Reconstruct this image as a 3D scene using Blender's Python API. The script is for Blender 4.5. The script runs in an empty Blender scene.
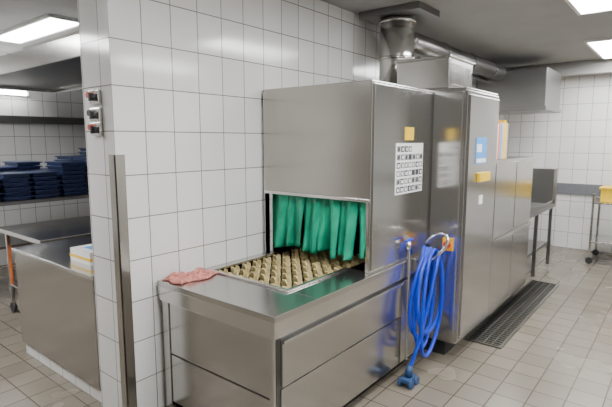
import bpy, bmesh, math, random
from mathutils import Vector, Matrix
random.seed(4)
D = bpy.data
SC = bpy.context.scene

# ------------------------------------------------------------------ materials
def new_mat(name):
    m = D.materials.new(name); m.use_nodes = True
    return m, m.node_tree, m.node_tree.nodes['Principled BSDF']

def plain(name, col, rough=0.5, metal=0.0, noise=0.08, nscale=20.0, bump=0.0, emit=None, es=0):
    m, nt, b = new_mat(name)
    b.inputs['Roughness'].default_value = rough
    b.inputs['Metallic'].default_value = metal
    tc = nt.nodes.new('ShaderNodeTexCoord')
    n = nt.nodes.new('ShaderNodeTexNoise'); n.inputs['Scale'].default_value = nscale
    n.inputs['Detail'].default_value = 4
    nt.links.new(tc.outputs['Object'], n.inputs['Vector'])
    r = nt.nodes.new('ShaderNodeValToRGB')
    r.color_ramp.elements[0].position = 0.3; r.color_ramp.elements[1].position = 0.7
    r.color_ramp.elements[0].color = tuple(c*(1-noise) for c in col)+(1,)
    r.color_ramp.elements[1].color = tuple(min(1, c*(1+noise)) for c in col)+(1,)
    nt.links.new(n.outputs['Fac'], r.inputs['Fac'])
    nt.links.new(r.outputs['Color'], b.inputs['Base Color'])
    if bump:
        bp = nt.nodes.new('ShaderNodeBump'); bp.inputs['Strength'].default_value = bump
        bp.inputs['Distance'].default_value = 0.01
        nt.links.new(n.outputs['Fac'], bp.inputs['Height']); nt.links.new(bp.outputs['Normal'], b.inputs['Normal'])
    if emit:
        b.inputs['Emission Color'].default_value = emit+(1,)
        b.inputs['Emission Strength'].default_value = es
    return m

def steel(name, col=(0.55, 0.54, 0.52), rough=0.20, metal=0.97, stretch=(1.0, 1.0, 90), dirt=0.05):
    m, nt, b = new_mat(name)
    b.inputs['Metallic'].default_value = metal
    b.inputs['Anisotropic'].default_value = 0.5
    tc = nt.nodes.new('ShaderNodeTexCoord')
    mp = nt.nodes.new('ShaderNodeMapping'); mp.inputs['Scale'].default_value = stretch
    nt.links.new(tc.outputs['Object'], mp.inputs['Vector'])
    n = nt.nodes.new('ShaderNodeTexNoise'); n.inputs['Scale'].default_value = 3; n.inputs['Detail'].default_value = 2
    nt.links.new(mp.outputs['Vector'], n.inputs['Vector'])
    n2 = nt.nodes.new('ShaderNodeTexNoise'); n2.inputs['Scale'].default_value = 1.2; n2.inputs['Detail'].default_value = 3
    nt.links.new(tc.outputs['Object'], n2.inputs['Vector'])
    mr = nt.nodes.new('ShaderNodeMapRange')
    mr.inputs['To Min'].default_value = rough-0.015; mr.inputs['To Max'].default_value = rough+0.02
    nt.links.new(n.outputs['Fac'], mr.inputs['Value']); nt.links.new(mr.outputs['Result'], b.inputs['Roughness'])
    r = nt.nodes.new('ShaderNodeValToRGB')
    r.color_ramp.elements[0].position = 0.3; r.color_ramp.elements[1].position = 0.7
    r.color_ramp.elements[0].color = tuple(c*(1-dirt) for c in col)+(1,)
    r.color_ramp.elements[1].color = tuple(c*(1+dirt*0.4) for c in col)+(1,)
    nt.links.new(n2.outputs['Fac'], r.inputs['Fac']); nt.links.new(r.outputs['Color'], b.inputs['Base Color'])
    # very slight sheet-metal waviness
    bp = nt.nodes.new('ShaderNodeBump'); bp.inputs['Strength'].default_value = 0.25; bp.inputs['Distance'].default_value = 0.01
    nt.links.new(n2.outputs['Fac'], bp.inputs['Height']); nt.links.new(bp.outputs['Normal'], b.inputs['Normal'])
    return m

def tiles(name, w, h, c1, c2, grout, gsz, rough, floor=False, off=(0, 0), stain=0.1, roughvar=0.1):
    m, nt, b = new_mat(name)
    g = nt.nodes.new('ShaderNodeNewGeometry')
    s = nt.nodes.new('ShaderNodeSeparateXYZ'); nt.links.new(g.outputs['Position'], s.inputs[0])
    cmb = nt.nodes.new('ShaderNodeCombineXYZ')
    if floor:
        nt.links.new(s.outputs['X'], cmb.inputs['X']); nt.links.new(s.outputs['Y'], cmb.inputs['Y'])
    else:
        sn = nt.nodes.new('ShaderNodeSeparateXYZ'); nt.links.new(g.outputs['True Normal'], sn.inputs[0])
        ab = nt.nodes.new('ShaderNodeMath'); ab.operation = 'ABSOLUTE'; nt.links.new(sn.outputs['Y'], ab.inputs[0])
        gt = nt.nodes.new('ShaderNodeMath'); gt.operation = 'GREATER_THAN'; gt.inputs[1].default_value = 0.5
        nt.links.new(ab.outputs[0], gt.inputs[0])
        mx = nt.nodes.new('ShaderNodeMix'); mx.data_type = 'FLOAT'
        nt.links.new(gt.outputs[0], mx.inputs[0]); nt.links.new(s.outputs['Y'], mx.inputs[2]); nt.links.new(s.outputs['X'], mx.inputs[3])
        nt.links.new(mx.outputs[0], cmb.inputs['X']); nt.links.new(s.outputs['Z'], cmb.inputs['Y'])
    add = nt.nodes.new('ShaderNodeVectorMath'); add.operation = 'ADD'; add.inputs[1].default_value = (off[0]+20*w, off[1]+20*h, 0)
    nt.links.new(cmb.outputs[0], add.inputs[0])
    br = nt.nodes.new('ShaderNodeTexBrick'); br.offset = 0; br.squash = 1
    br.inputs['Scale'].default_value = 1; br.inputs['Brick Width'].default_value = w; br.inputs['Row Height'].default_value = h
    br.inputs['Mortar Size'].default_value = gsz; br.inputs['Mortar Smooth'].default_value = 0.2
    br.inputs['Color1'].default_value = c1+(1,); br.inputs['Color2'].default_value = c2+(1,); br.inputs['Mortar'].default_value = grout+(1,)
    nt.links.new(add.outputs[0], br.inputs['Vector'])
    n = nt.nodes.new('ShaderNodeTexNoise'); n.inputs['Scale'].default_value = 1.3; n.inputs['Detail'].default_value = 3
    nt.links.new(g.outputs['Position'], n.inputs['Vector'])
    mr = nt.nodes.new('ShaderNodeMapRange'); mr.inputs['From Min'].default_value = .3; mr.inputs['From Max'].default_value = .7
    mr.inputs['To Min'].default_value = 1-stain; mr.inputs['To Max'].default_value = 1
    nt.links.new(n.outputs['Fac'], mr.inputs['Value'])
    mul = nt.nodes.new('ShaderNodeVectorMath'); mul.operation = 'SCALE'
    nt.links.new(br.outputs['Color'], mul.inputs[0]); nt.links.new(mr.outputs['Result'], mul.inputs['Scale'])
    nt.links.new(mul.outputs[0], b.inputs['Base Color'])
    rr = nt.nodes.new('ShaderNodeMapRange'); rr.inputs['To Min'].default_value = rough-roughvar; rr.inputs['To Max'].default_value = rough+roughvar
    rr.inputs['From Min'].default_value = .35; rr.inputs['From Max'].default_value = .65
    nt.links.new(n.outputs['Fac'], rr.inputs['Value']); nt.links.new(rr.outputs['Result'], b.inputs['Roughness'])
    bp = nt.nodes.new('ShaderNodeBump'); bp.invert = True; bp.inputs['Strength'].default_value = 0.5; bp.inputs['Distance'].default_value = 0.003
    nt.links.new(br.outputs['Fac'], bp.inputs['Height']); nt.links.new(bp.outputs['Normal'], b.inputs['Normal'])
    return m

M_wall = tiles('wall_tile', .20, .25, (.84, .83, .81), (.80, .79, .77), (.20, .185, .17), .0030, .14, off=(.0, .0), stain=.04, roughvar=.04)
M_floor = tiles('floor_tile', .20, .20, (.225, .195, .155), (.185, .16, .125), (.075, .062, .048), .0042, .24, floor=True, off=(.05, .1), stain=.14, roughvar=.05)
M_ceil = plain('ceiling_paint', (.36, .355, .345), .8, noise=.04, nscale=3)
M_refl_brown = plain('brown_reflection_tone', (.19, .17, .15), .6, noise=.05, nscale=3)  # made-up dark tone for the unseen left wall, adds gradients to steel reflections
M_refl_grey = plain('grey_reflection_tone', (.46, .45, .43), .6, noise=.05, nscale=3)  # made-up mid tone for the unseen near wall, shapes what the steel mirrors
M_steel = steel('brushed_steel')
M_steel2 = steel('brushed_steel_light', (.68, .67, .65), .18)
M_hood = steel('brushed_steel_hood', (.46, .44, .405), .24)
M_dsteel = steel('dull_steel', (.28, .275, .27), .35)
M_steelh = steel('brushed_steel_horizontal', (.54, .53, .51), .2, stretch=(2, 40, 2))
M_chrome = plain('chrome', (.8, .8, .8), .12, 1.0, noise=.02)
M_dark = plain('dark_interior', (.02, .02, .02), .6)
M_black = plain('black_plastic', (.03, .03, .03), .45)
M_green = plain('green_vinyl', (.006, .31, .175), .33, noise=.25, nscale=6)
M_peg = plain('conveyor_plastic', (.66, .54, .27), .45, noise=.25, nscale=25)
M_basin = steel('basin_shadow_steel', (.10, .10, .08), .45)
M_blue = plain('blue_hose', (.006, .045, .58), .28, noise=.1)
M_towel = plain('pink_towel', (.62, .24, .20), .95, noise=.35, nscale=60, bump=.8)
M_yellow = plain('yellow_plastic', (.85, .55, .02), .5)
M_lorange = plain('amber_plastic', (.85, .42, .015), .5)
M_red = plain('red_plastic', (.60, .04, .02), .4)
M_orange = plain('orange_plastic', (.75, .17, .02), .5)
M_white = plain('white_paper', (.84, .84, .83), .7)
M_ink1 = plain('print_ink_dark', (.05, .05, .06), .7, noise=.9, nscale=90)
M_ink2 = plain('print_ink_mid', (.25, .24, .24), .7, noise=.9, nscale=90)
M_lblue = plain('label_blue', (.08, .33, .75), .5)
M_tray = plain('navy_tray', (.018, .034, .11), .38, noise=.25)
M_light = plain('light_diffuser', (.9, .9, .9), .5, emit=(.985, .995, 1.0), es=33)
M_light2 = plain('tube_light', (.9, .9, .9), .5, emit=(.985, 1.0, 1.0), es=30)
M_beige = plain('beige_card', (.62, .50, .30), .7)
M_rail = plain('grey_bumper', (.16, .165, .18), .5)
M_grate = steel('grate_steel', (.24, .23, .21), .35)
M_nozz = plain('nozzle_rubber', (.02, .06, .16), .5)

# ------------------------------------------------------------------ geometry helpers
def empty(name, loc=(0, 0, 0)):
    e = D.objects.new(name, None); e.empty_display_size = .1; e.location = loc
    SC.collection.objects.link(e); return e

def finish(ob, parent):
    SC.collection.objects.link(ob)
    if parent is not None:
        ob.parent = parent
        ob.location = Vector(ob.location) - Vector(parent.location)
    return ob

def bm_box(bm, x0, x1, y0, y1, z0, z1, bev=0, mi=0):
    r = bmesh.ops.create_cube(bm, size=1)
    vs = r['verts']
    for v in vs:
        v.co = Vector((x0+(v.co.x+.5)*(x1-x0), y0+(v.co.y+.5)*(y1-y0), z0+(v.co.z+.5)*(z1-z0)))
    fs = set(f for v in vs for f in v.link_faces)
    for f in fs: f.material_index = mi
    if bev:
        es = list(set(e for v in vs for e in v.link_edges))
        r = bmesh.ops.bevel(bm, geom=es, offset=bev, segments=2, affect='EDGES', profile=.6)
        for f in r['faces']: f.material_index = mi

def bm_cyl(bm, p0, p1, r0, r1=None, seg=24, mi=0):
    if r1 is None: r1 = r0
    p0 = Vector(p0); p1 = Vector(p1); d = p1-p0
    M = Matrix.Translation((p0+p1)/2) @ d.to_track_quat('Z', 'Y').to_matrix().to_4x4()
    r = bmesh.ops.create_cone(bm, cap_ends=True, segments=seg, radius1=r0, radius2=r1, depth=d.length, matrix=M)
    for f in set(f for v in r['verts'] for f in v.link_faces): 
        f.material_index = mi
        if len(f.verts) == 4: f.smooth = True

def bm_obj(name, bm, mats, parent=None):
    if not isinstance(mats, (list, tuple)): mats = [mats]
    vs = bm.verts[:]
    c = Vector((0, 0, 0))
    if vs:
        lo = Vector([min(v.co[i] for v in vs) for i in range(3)]); hi = Vector([max(v.co[i] for v in vs) for i in range(3)])
        c = (lo+hi)/2
        for v in vs: v.co -= c
    me = D.meshes.new(name); bm.to_mesh(me); bm.free()
    for m in mats: me.materials.append(m)
    ob = D.objects.new(name, me); ob.location = c
    return finish(ob, parent)

def box(name, x0, x1, y0, y1, z0, z1, mat, parent=None, bev=.004):
    bm = bmesh.new(); bm_box(bm, x0, x1, y0, y1, z0, z1, bev); return bm_obj(name, bm, mat, parent)

def boxes(name, lst, mats, parent=None, bev=.003):
    bm = bmesh.new()
    for b in lst:
        bm_box(bm, *b[:6], bev, b[6] if len(b) > 6 else 0)
    return bm_obj(name, bm, mats, parent)

def cyl(name, p0, p1, r, mat, parent=None, r1=None, seg=28):
    bm = bmesh.new(); bm_cyl(bm, p0, p1, r, r1, seg); return bm_obj(name, bm, mat, parent)

def tube(name, pts, r, mat, parent=None, cyclic=False, res=6):
    cu = D.curves.new(name, 'CURVE'); cu.dimensions = '3D'; cu.bevel_depth = r; cu.bevel_resolution = 4; cu.resolution_u = res
    sp = cu.splines.new('NURBS'); sp.points.add(len(pts)-1)
    for i, p in enumerate(pts): sp.points[i].co = (*p, 1)
    sp.order_u = 4; sp.use_endpoint_u = True; sp.use_cyclic_u = cyclic
    cu.materials.append(mat); cu.use_fill_caps = True
    ob = D.objects.new(name, cu)
    SC.collection.objects.link(ob)
    dg = bpy.context.evaluated_depsgraph_get()
    me = D.meshes.new_from_object(ob.evaluated_get(dg)); me.name = name
    D.objects.remove(ob)
    for p in me.polygons: p.use_smooth = True
    o2 = D.objects.new(name, me)
    if not me.materials: me.materials.append(mat)
    return finish(o2, parent)

# ------------------------------------------------------------------ room
WY = 2.49; CZ = 2.85; FX = 8.39
box('floor', -2.6, FX+.2, -2.6, 7.4, -.12, 0, M_floor, bev=0)
box('ceiling', -2.6, FX+.2, -2.6, 7.4, CZ, CZ+.12, M_ceil, bev=0)
box('wall_main', 1.40, FX, WY, 2.81, 0, CZ, M_wall, bev=0)
box('wall_far', FX, FX+.2, -2.6, 7.4, 0, CZ, M_wall, bev=0)
box('wall_near', -2.6, FX, -2.6, -2.4, 0, CZ, M_refl_grey, bev=0)
box('wall_left', -2.6, -2.4, -2.4, 7.2, 0, CZ, M_refl_brown, bev=0)
box('wall_back', -2.4, FX, 7.2, 7.4, 0, CZ, M_wall, bev=0)
boxes('trim_corner_guard', [(1.392, 1.455, 2.482, 2.4895, 0, 1.62), (1.392, 1.3995, 2.482, 2.545, 0, 1.62)], M_hood, bev=.001)
boxes('trim_wall_bumper', [(FX-.03, FX, -2.3, 1.9, .86, 1.03)], M_rail)
box('trim_ceiling_beam', FX-.30, FX, -2.4, WY, 2.66, CZ, M_ceil, bev=.0)

# ceiling lights, including unseen panels added for fill light
def ceiling_light(x0, x1, y0, y1, mat=M_light, name='ceiling_light_panel'):
    e = empty(name, ((x0+x1)/2, (y0+y1)/2, CZ))
    boxes('housing', [(x0-.03, x1+.03, y0-.03, y0, CZ-.03, CZ-.001), (x0-.03, x1+.03, y1, y1+.03, CZ-.03, CZ-.001),
                      (x0-.03, x0, y0, y1, CZ-.03, CZ-.001), (x1, x1+.03, y0, y1, CZ-.03, CZ-.001)], M_white, e)
    box('diffuser', x0, x1, y0, y1, CZ-.022, CZ-.002, mat, e, bev=.002)
ceiling_light(3.7, 5.02, .30, .86)
ceiling_light(6.5, 7.9, .45, 1.03)
ceiling_light(.9, 2.3, .30, .90)  # unseen panel, added overhead to light the near end
ceiling_light(.9, 2.3, -1.7, -1.1)  # added out of view as fill for the main room
ceiling_light(3.7, 5.1, -1.7, -1.1)  # second added fill panel, also out of view
ceiling_light(2.08, 2.38, 4.7, 6.2, M_light2)
ceiling_light(-.6, .9, 5.2, 5.8)  # unseen, added to brighten the left room
ceiling_light(-.8, .4, 3.6, 4.2)  # unseen, more added light for the left room

# ------------------------------------------------------------------ dishwasher
dw = empty('conveyor_dishwasher', (3.4, 1.9, 0))
FY = 1.54
# --- loading table
tx0, tx1 = 1.62, 3.43
TY0, TY1 = 1.50, 2.47
H = .85
bx0, by0, by1 = 1.97, 1.72, 2.36
boxes('table_rim', [
    (tx0, bx0, TY0, TY1, H-.035, H), (bx0, 2.60, TY0, by0, H-.035, H), (bx0, 2.60, by1, TY1, H-.035, H),
    (2.60, tx1, TY0, FY+.01, H-.035, H)], M_steelh, dw, bev=.003)
boxes('table_apron', [(tx0+.002, tx1-.01, TY0+.002, TY0+.02, H-.12, H-.03), (tx0+.002, tx0+.02, TY0+.02, TY1-.005, H-.12, H-.03)], M_steel2, dw, bev=.002)
# raised lip of the basin
boxes('basin_lip', [(bx0-.02, bx0, by0-.02, by1+.02, H, H+.012), (bx0, 2.56, by0-.02, by0, H, H+.012), (bx0, 2.56, by1, by1+.02, H, H+.012)], M_steel2, dw, bev=.003)
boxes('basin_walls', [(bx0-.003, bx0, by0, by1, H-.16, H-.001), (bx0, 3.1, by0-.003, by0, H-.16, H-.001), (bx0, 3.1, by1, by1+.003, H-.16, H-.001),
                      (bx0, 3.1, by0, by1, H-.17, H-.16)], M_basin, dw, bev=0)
# body under table
bodyY = TY0+.03
boxes('table_body', [(tx0+.03, tx1-.01, bodyY, bodyY+.02, .06, H-.10), (tx0+.03, tx0+.05, bodyY, TY1-.02, .06, H-.10),
                     (tx0+.03, tx1, TY1-.03, TY1-.01, .06, H-.10), (tx0+.03, tx1, bodyY, TY1-.02, .06, .08)], M_dsteel, dw, bev=.002)
boxes('front_panel', [(1.69, 2.96, bodyY-.022, bodyY-.001, .455, .705), (1.69, 2.96, bodyY-.012, bodyY-.001, .09, .44),
                      (2.98, 3.40, bodyY-.014, bodyY-.001, .09, .705)], M_steel, dw, bev=.004)
boxes('panel_grip', [(1.69, 2.96, bodyY-.036, bodyY-.02, .686, .706)], M_steel2, dw, bev=.003)
boxes('end_panel', [(tx0+.016, tx0+.031, bodyY+.022, TY1-.095, .405, H-.12), (tx0+.016, tx0+.031, bodyY+.022, TY1-.095, .09, .395),
                    (tx0+.010, tx0+.031, TY1-.09, TY1-.03, .0, H-.12), (tx0+.012, tx0+.031, bodyY-.01, bodyY+.02, .0, H-.12)], M_steel, dw, bev=.003)
bm = bmesh.new()
for x in (1.72, 2.5, 3.3):
    for y in (1.6, 2.4):
        bm_cyl(bm, (x, y, 0), (x, y, .07), .022)
        bm_cyl(bm, (x, y, 0), (x, y, .012), .035)
bm_obj('feet', bm, M_dsteel, dw)
# --- conveyor with curved plastic fingers
bm = bmesh.new()
cz = H-.068
x = bx0+.045
row = 0
while x < 3.0:
    bm_cyl(bm, (x, by0+.01, cz), (x, by1-.01, cz), .007, seg=8, mi=1)
    n = 7
    for i in range(n):
        y = by0+.045+i*(by1-by0-.09)/(n-1)
        bm_cyl(bm, (x, y-.020, cz), (x, y+.020, cz), .016, seg=12)
        for s in (-1, 1):
            prof = [(0.0, .010), (.012, .026), (.022, .048), (.027, .074)]
            wd = [.014, .021, .023, .013]
            th = .006
            ringv = []
            for (px, pz), w_ in zip(prof, wd):
                ringv.append([bm.verts.new((x+s*px, y-w_, cz+pz)), bm.verts.new((x+s*px, y+w_, cz+pz)),
                              bm.verts.new((x+s*(px-th), y+w_, cz+pz+th)), bm.verts.new((x+s*(px-th), y-w_, cz+pz+th))])
            for a in range(3):
                for b in range(4):
                    bm.faces.new((ringv[a][b], ringv[a][(b+1) % 4], ringv[a+1][(b+1) % 4], ringv[a+1][b]))
            bm.faces.new(ringv[3]); bm.faces.new(ringv[0][::-1])
    x += .104; row += 1
bmesh.ops.recalc_face_normals(bm, faces=bm.faces)
bm_obj('conveyor_belt', bm, [M_peg, M_dsteel], dw)

# --- entry hood
hx0, hx1, hz0, hz1 = 2.557, 3.43, 1.318, 2.064
boxes('entry_hood', [(hx0, hx0+.02, FY, 2.45, hz0, hz1)], M_hood, dw, bev=.004)
boxes('hood_side', [(hx0+.001, hx1, FY-.001, FY+.018, H-.01, hz1), (hx0+.001, hx1, 2.44, 2.46, H, hz1), (hx0+.001, hx1, FY, 2.46, hz1-.02, hz1+.001)], M_steel, dw, bev=.003)
boxes('hood_door', [(hx0+.02, hx1-.02, FY-.010, FY, H+.01, hz1-.015)], M_steel, dw, bev=.003)
boxes('hood_posts', [(hx0, hx0+.03, 2.40, 2.45, H, hz0), (hx0, hx0+.012, 2.375, 2.45, H, hz0), (hx0+.002, hx0+.03, FY, FY+.03, H, hz0), (hx0-.012, hx0+.01, FY+.0, 2.45, hz0-.008, hz0+.014)], M_steel2, dw, bev=.003)
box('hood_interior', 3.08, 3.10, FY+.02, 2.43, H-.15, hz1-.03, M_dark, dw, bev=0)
# curtain strips
bm = bmesh.new()
ns = 11
ys0, ys1 = FY+.035, 2.39
pitch = (ys1-ys0)/ns
for k in range(ns):
    yc = ys0+(k+.5)*pitch
    ph = random.uniform(0, 6); tw = random.uniform(-.6, .6); sway = random.uniform(-.030, .030)
    nu, nv = 8, 14
    grid = []
    ln = .405+random.uniform(-.022, .015)
    for j in range(nv+1):
        t = j/nv
        z = 1.335 - t*ln
        rowv = []
        for i in range(nu+1):
            s = i/nu-.5
            w = pitch*(1.26 - .08*t)
            ang = tw*t*1.3
            dx = s*w*math.sin(ang) + .014*math.sin(ph+s*5+t*2.0)*(.4+t) + (.014 if k % 2 else -.008)
            dx += .020*math.cos(s*math.pi*2)*(0.3+.7*t)
            y = yc + s*w*math.cos(ang) + sway*t
            rowv.append(bm.verts.new((hx0+.032-dx*(.45+.55*min(1, t*2))-.035*t, y, z)))
        grid.append(rowv)
    for j in range(nv):
        for i in range(nu):
            f = bm.faces.new((grid[j][i], grid[j][i+1], grid[j+1][i+1], grid[j+1][i])); f.smooth = True
ob = bm_obj('strip_curtain', bm, M_green, dw)
mod = ob.modifiers.new('sol', 'SOLIDIFY'); mod.thickness = .003
# --- tall cabinet
CY = 1.27
cx0, cx1, cz0, cz1 = 3.43, 4.14, .14, 2.08
boxes('tall_cabinet', [(cx0, cx1, CY+.012, 2.44, cz0, cz1), (cx0+.004, cx1-.004, CY, CY+.014, cz0+.02, cz1-.02)], M_steel, dw, bev=.005)
boxes('cabinet_end_panel', [(cx0-.012, cx0+.001, CY+.03, FY-.02, cz0+.03, cz1-.03)], M_steel2, dw, bev=.004)
boxes('cabinet_door', [(cx0+.03, cx1-.03, CY-.014, CY+.002, .20, cz1-.05)], M_steel, dw, bev=.004)
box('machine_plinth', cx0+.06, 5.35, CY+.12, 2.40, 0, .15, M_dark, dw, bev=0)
# long washing zone
boxes('wash_tunnel', [(cx1, 5.40, CY+.012, 2.44, .14, 1.53)], M_steel, dw, bev=.005)
lst = []
for i in range(2):
    a = cx1+.02+i*.62; lst += [(a, a+.605, CY-.004, CY+.013, .85, 1.50), (a, a+.605, CY-.002, CY+.013, .17, .80)]
boxes('wash_doors', lst, M_steel, dw, bev=.004)
boxes('door_rail', [(cx1+.01, 5.38, CY-.02, CY+.01, .805, .840)], M_steel2, dw, bev=.004)
# motor box on top
boxes('steam_box', [(3.50, 3.98, 1.44, 1.88, 2.085, 2.315), (3.485, 3.995, 1.425, 1.895, 2.31, 2.33)], M_steel2, dw, bev=.012)
lst = [(3.52+i*.05, 3.54+i*.05, 1.432, 1.445, 2.12, 2.28) for i in range(9)]
boxes('steam_box_ribs', lst, M_steel2, dw, bev=.004)
# labels
cells = [(2.86, 3.27, FY-.0135, FY-.0105, 1.33, 1.68, 0)]
for r in range(6):
    for c in range(7):
        if r == 5 and c > 3: continue
        x = 2.872+c*.0565; z = 1.342+r*.0555
        cells.append((x, x+.047, FY-.0150, FY-.0130, z, z+.040, random.choice([1, 2, 2])))
        cells.append((x+.008+random.uniform(0, .012), x+.03+random.uniform(0, .012), FY-.0160, FY-.0145, z+.008, z+.030, random.choice([0, 0, 1])))
boxes('notice_poster', cells, [M_white, M_ink1, M_ink2], dw, bev=0)
box('yellow_sticker', 2.985, 3.115, FY-.014, FY-.0095, 1.70, 1.79, M_yellow, dw, bev=0)
boxes('blue_label', [(3.60, 3.84, CY-.018, CY-.0145, 1.52, 1.72, 0), (3.62, 3.82, CY-.020, CY-.017, 1.53, 1.56, 1), (3.62, 3.72, CY-.020, CY-.017, 1.61, 1.67, 1)], [M_lblue, M_white], dw, bev=0)
boxes('yellow_label', [(3.66, 3.90, CY-.04, CY-.0145, 1.38, 1.45, 0)], [M_yellow], dw, bev=.004)
boxes('paper_label', [(3.72, 3.80, CY-.018, CY-.0145, 1.20, 1.27, 0)], [M_white], dw, bev=0)
bm = bmesh.new()
bm_box(bm, cx0-.028, cx0-.012, 1.325, 1.405, .87, .97, .004, 0)
bm_cyl(bm, (cx0-.05, 1.365, .92), (cx0-.028, 1.365, .92), .026, mi=1)
bm_box(bm, cx0-.06, cx0-.05, 1.358, 1.372, .90, .94, .002, 1)
bm_obj('main_switch', bm, [M_lorange, M_red], dw)
# exit table
boxes('exit_table', [(5.40, 7.15, CY+.10, 2.44, .80, .86), (6.95, 7.15, CY+.10, 2.44, .86, 1.32), (5.4, 7.15, CY+.10, CY+.12, .86, .90),
                     (5.5, 7.1, CY+.16, 2.40, .28, .31)]+
      [(x, x+.04, y, y+.04, 0, .80) for x in (5.45, 6.3, 7.08) for y in (CY+.12, 2.38)], M_dsteel, dw, bev=.004)

# binders on machine
bn = empty('ring_binders', (4.4, 1.4, 1.53))
cols = [M_beige, M_white, M_orange, M_lblue, M_beige, M_yellow, M_beige, M_dsteel]
xx = 4.18
for i, m in enumerate(cols):
    w = .055; h = .33+random.uniform(-.03, .03)
    boxes('binder_%d' % (i+1), [(xx, xx+.004, 1.31, 1.58, 1.535, 1.53+h), (xx+w-.006, xx+w-.002, 1.31, 1.58, 1.535, 1.53+h), (xx, xx+w-.002, 1.306, 1.312, 1.535, 1.53+h),
                                (xx+.005, xx+w-.008, 1.32, 1.57, 1.54, 1.52+h)], m, bn, bev=.0015)
    xx += w

# ------------------------------------------------------------------ ducts
du = empty('exhaust_duct', (4.0, 2.15, 2.5))
bm = bmesh.new()
bm_cyl(bm, (4.01, 2.16, 2.08), (4.01, 2.16, 2.80), .155, seg=48)
for z in (2.42, 2.74):
    bm_cyl(bm, (4.01, 2.16, z), (4.01, 2.16, z+.025), .168, seg=48)
bm_obj('vertical_duct', bm, M_steel2, du)
boxes('ceiling_flange', [(3.80, 4.22, 1.85, 2.44, 2.79, 2.849)], M_dsteel, du, bev=.004)
bm = bmesh.new()
bm_cyl(bm, (4.12, 2.17, 2.63), (7.0, 2.17, 2.63), .10)
for x in (4.2, 5.0, 5.8, 6.6):
    bm_cyl(bm, (x, 2.17, 2.63), (x+.04, 2.17, 2.63), .108)
bm_obj('horizontal_duct', bm, M_dsteel, du)
tube('side_pipe', [(4.15, 2.34, 2.54), (5, 2.34, 2.54), (6, 2.34, 2.54), (7.0, 2.34, 2.54)], .03, M_steel2, du)
boxes('duct_end_hood', [(7.0, 7.9, 1.55, 2.47, 2.14, 2.66), (6.98, 7.92, 1.53, 2.48, 2.10, 2.15)], M_dsteel, du, bev=.006)

# ------------------------------------------------------------------ hose
hs = empty('water_hose', (3.2, 1.42, .9))
pts = []
cx, cyy = 3.16, 1.430
N = 5
for k in range(N):
    rx = [.12, .19, .15, .22, .17][k]; rz = [.27, .33, .37, .31, .40][k]
    top = [.93, .925, .935, .915, .93][k]
    xo = [.03, -.015, -.03, .01, -.02][k]
    for i in range(14):
        a = math.pi/2+2*math.pi*i/14
        zz = top-rz+rz*math.sin(a)
        taper = 1.0+.30*(-math.sin(a))
        pts.append((cx+.03*(1+math.sin(a))/2+xo*(1-math.sin(a))+rx*math.cos(a)*taper, cyy-.022*k+.012*math.sin(a*2+k)+.025, zz))
pts += [(3.20, 1.34, .90), (3.10, 1.34, .70), (3.01, 1.35, .45), (2.95, 1.37, .25), (2.90, 1.40, .12)]
tube('hose_coil', pts, .0135, M_blue, hs)
bm = bmesh.new()
bm_cyl(bm, (2.90, 1.40, .14), (2.885, 1.40, .06), .020, .03)
bm_box(bm, 2.82, 2.95, 1.365, 1.435, .035, .065, .008)
bm_cyl(bm, (2.845, 1.35, .03), (2.845, 1.37, .03), .03); bm_cyl(bm, (2.845, 1.43, .03), (2.845, 1.45, .03), .03)
bm_cyl(bm, (2.925, 1.35, .03), (2.925, 1.37, .03), .03); bm_cyl(bm, (2.925, 1.43, .03), (2.925, 1.45, .03), .03)
bm_obj('nozzle', bm, M_nozz, hs)
tube('hose_hook', [(3.16, 1.49, .80), (3.16, 1.44, .82), (3.18, 1.37, .86), (3.20, 1.30, .93), (3.22, 1.28, 1.00), (3.24, 1.32, 1.04), (3.24, 1.40, 1.02), (3.23, 1.46, .95)], .011, M_chrome, hs)
boxes('hook_plate', [(3.10, 3.22, 1.475, 1.4995, .755, .845)], M_steel2, hs)
tube('supply_pipe', [(3.00, 1.485, .98), (3.00, 1.48, .8), (3.00, 1.48, .6), (3.00, 1.48, .4), (3.00, 1.48, .12)], .011, M_steel2, hs)
bm = bmesh.new()
bm_cyl(bm, (3.00, 1.485, .93), (3.00, 1.485, 1.0), .018)
bm_box(bm, 2.95, 3.06, 1.475, 1.495, .995, 1.01, .003, 1)
bm_obj('valve', bm, [M_chrome, M_blue], hs)

# ------------------------------------------------------------------ towel
bm = bmesh.new()
nx, ny = 40, 20
gr = []
for i in range(nx+1):
    r = []
    for j in range(ny+1):
        u = i/nx; v = j/ny
        x = 1.64+u*.30+.012*math.sin(v*9+1); y = 2.27+v*.17+.02*math.sin(u*8)
        edge = min(u, 1-u, v, 1-v)*4; edge = min(1, edge)
        z = H+.006+edge**.5*(.022+.010*math.sin(u*16+v*5)+.008*math.sin(v*19-u*9)+.004*math.sin(u*41+v*23))
        r.append(bm.verts.new((x, y, z)))
    gr.append(r)
for i in range(nx):
    for j in range(ny):
        f = bm.faces.new((gr[i][j], gr[i+1][j], gr[i+1][j+1], gr[i][j+1])); f.smooth = True
ob = bm_obj('towel', bm, M_towel); md = ob.modifiers.new('s', 'SOLIDIFY'); md.thickness = .004

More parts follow.
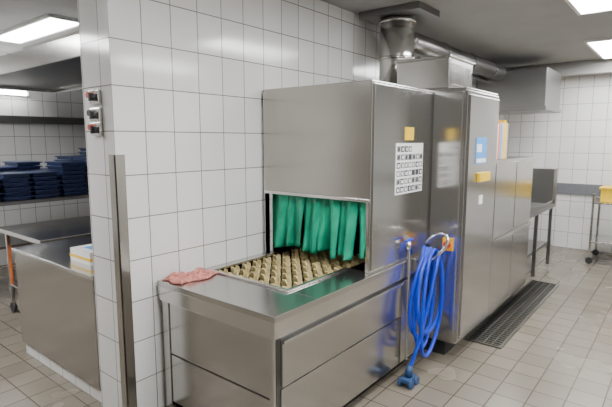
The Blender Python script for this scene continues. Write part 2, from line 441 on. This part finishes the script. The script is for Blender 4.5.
# ------------------------------------------------------------------ floor drain
gy0, gy1, gx0, gx1 = 1.07, 1.37, 3.88, 6.10
lst = [(gx0, gx1, gy0, gy0+.02, .0005, .014), (gx0, gx1, gy1-.02, gy1, .0005, .014), (gx0, gx0+.02, gy0+.02, gy1-.02, .0005, .014), (gx1-.02, gx1, gy0+.02, gy1-.02, .0005, .014),
       (gx0+.02, gx1-.02, gy0+.02, gy1-.02, .0004, .002, 1)]
x = gx0+.04
while x < gx1-.04:
    lst.append((x, x+.014, gy0+.02, gy1-.02, .002, .012)); x += .046
for k in (1, 2, 3):
    yy = gy0+.02+k*.065-.004
    lst.append((gx0+.02, gx1-.02, yy, yy+.008, .002, .013))
boxes('floor_drain_grate', lst, [M_grate, M_dark], bev=0)

# ------------------------------------------------------------------ switches on wall end
sw = empty('wall_switch_set', (1.4, 2.65, 1.85))
for i, (z, m) in enumerate([(1.945, M_red), (1.845, M_black), (1.765, M_red)]):
    bm = bmesh.new()
    bm_box(bm, 1.378, 1.399, 2.60, 2.70, z-.04, z+.036, .004, 0)
    bm_cyl(bm, (1.355, 2.675, z+.008), (1.379, 2.675, z+.008), .017, mi=1)
    bm_cyl(bm, (1.35, 2.63, z-.006), (1.379, 2.63, z-.006), .020, mi=2)
    bm_box(bm, 1.340, 1.352, 2.624, 2.636, z-.028, z+.016, .002, 2)
    bm_obj('switch_plate_%d' % (i+1), bm, [M_steel2, m, M_black], sw)

# ------------------------------------------------------------------ left: counter behind the wall end
ct = empty('steel_counter', (1.8, 3.4, 0))
boxes('cladding', [(1.40, 2.3, 2.83, 4.05, .10, .84)], M_hood, ct, bev=.004)
boxes('counter_top', [(1.385, 2.32, 2.815, 4.07, .84, .865)], M_steel2, ct, bev=.004)
boxes('tiled_base', [(1.42, 2.28, 2.85, 4.03, 0, .10)], M_wall, ct, bev=0)
boxes('carton_box', [(1.50, 1.80, 3.05, 3.33, .866, .955, 0), (1.496, 1.804, 3.046, 3.334, .895, .915, 1), (1.56, 1.70, 3.10, 3.25, .953, .9575, 2)], [M_white, M_yellow, M_lblue], bev=.002)

# trolley table
tt = empty('trolley_table', (2.5, 4.7, 0))
boxes('table_top', [(1.65, 3.5, 4.20, 5.20, .82, .86), (1.70, 3.45, 4.25, 5.15, .28, .30)]+
      [(x, x+.035, y, y+.035, .10, .82) for x in (1.70, 3.40) for y in (4.25, 5.10)], M_steel2, tt, bev=.004)
bm = bmesh.new()
for x in (1.72, 3.42):
    for y in (4.27, 5.12):
        bm_cyl(bm, (x-.015, y, .05), (x+.015, y, .05), .05)
        bm_box(bm, x-.02, x+.02, y-.012, y+.012, .05, .11, .002)
bm_obj('castors', bm, M_black, tt)
boxes('orange_crate', [(1.78, 1.80, 4.45, 4.95, .302, .56), (2.3, 2.32, 4.45, 4.95, .302, .56), (1.8, 2.3, 4.45, 4.47, .302, .56), (1.8, 2.3, 4.93, 4.95, .302, .56), (1.8, 2.3, 4.47, 4.93, .302, .32), (1.765, 2.335, 4.435, 4.965, .54, .565)], M_orange, bev=.004)

# shelf rack with trays
rk = empty('storage_rack', (2.6, 6.1, 0))
boxes('shelves', [(1.55, 4.1, 5.60, 6.55, 1.01, 1.05), (1.55, 4.1, 5.60, 6.55, .55, .58)]+
      [(x, x+.04, y, y+.04, 0, 1.01) for x in (1.57, 4.04) for y in (5.62, 6.49)], M_dsteel, rk, bev=.003)
def tray_stack(x, y, n):
    bm = bmesh.new(); z = 1.052
    for k in range(n):
        j = random.uniform(-.012, .012)
        bm_box(bm, x-.125+j, x+.125+j, y-.20, y+.20, z, z+.030, .004)
        bm_box(bm, x-.145+j, x+.145+j, y-.22, y+.22, z+.028, z+.042, .003)
        z += .050
    bm_obj('tray_stack', bm, M_tray)
for i, n in enumerate([5, 6, 6, 8, 9, 11, 10, 8]):
    tray_stack(1.72+i*.31, 5.85, n)
for i, n in enumerate([6, 7, 8, 6, 9, 11, 10, 8]):
    tray_stack(1.72+i*.31, 6.31, n)
boxes('wall_rail', [(-1, 7.0, 7.15, 7.19, 1.93, 2.03)], M_dsteel, bev=.004)
wl = empty('wall_tube_light', (2.2, 7.1, 2.3))
cyl('tube', (1.2, 7.10, 2.33), (2.75, 7.10, 2.33), .03, M_light2, wl)
boxes('bracket', [(1.15, 2.80, 7.13, 7.195, 2.30, 2.36)], M_white, wl)

# canopy
cp = empty('exhaust_canopy', (2.4, 5, 2.4))
bm = bmesh.new()
bm_box(bm, 1.78, 1.80, 3.1, 6.6, 2.32, 2.48, .003)
bm_box(bm, 2.9, 2.92, 3.1, 6.6, 2.32, 2.48, .003)
bm_box(bm, 1.80, 2.9, 3.1, 3.12, 2.32, 2.48, .003)
bm_box(bm, 1.80, 2.9, 6.58, 6.6, 2.32, 2.48, .003)
bm_box(bm, 2.55, 2.9, 3.12, 6.58, 2.46, 2.849, .003)
bm_obj('canopy_shell', bm, M_steel2, cp)
boxes('filters', [(1.80, 2.9, 3.12, 6.58, 2.36, 2.38)], M_dsteel, cp, bev=0)

# ------------------------------------------------------------------ right: cart
ca = empty('service_cart', (7.8, .6, 0))
boxes('cart_frame', [(7.45, 8.1, .15, .98, .84, .86), (7.45, 8.1, .15, .98, .30, .32), (7.45, 8.1, .96, .98, .86, .90)]+
      [(x, x+.03, y, y+.03, .09, .98) for x in (7.45, 8.07) for y in (.15, .95)], M_steel2, ca, bev=.004)
bm = bmesh.new()
for x in (7.465, 8.085):
    for y in (.165, .965): bm_cyl(bm, (x-.012, y, .045), (x+.012, y, .045), .045)
bm_obj('castors', bm, M_black, ca)
boxes('yellow_bin', [(7.55, 7.95, .40, .90, .862, .88), (7.55, 7.57, .40, .90, .88, 1.05), (7.93, 7.95, .40, .90, .88, 1.05), (7.57, 7.93, .40, .42, .88, 1.05), (7.57, 7.93, .88, .90, .88, 1.05), (7.53, 7.97, .38, .92, 1.04, 1.06)], M_yellow, ca, bev=.004)

# ------------------------------------------------------------------ world + camera
w = D.worlds.new('world'); SC.world = w; w.use_nodes = True
w.node_tree.nodes['Background'].inputs['Color'].default_value = (.8, .85, .9, 1)
w.node_tree.nodes['Background'].inputs['Strength'].default_value = .2
cam = D.cameras.new('camera'); co = D.objects.new('camera', cam); SC.collection.objects.link(co)
cam.sensor_width = 36; cam.lens = 27.9; cam.clip_start = .05
co.location = (0, 0, 1.7)
co.rotation_euler = (math.radians(90-7.6), 0, math.radians(38.8-90))
SC.camera = co
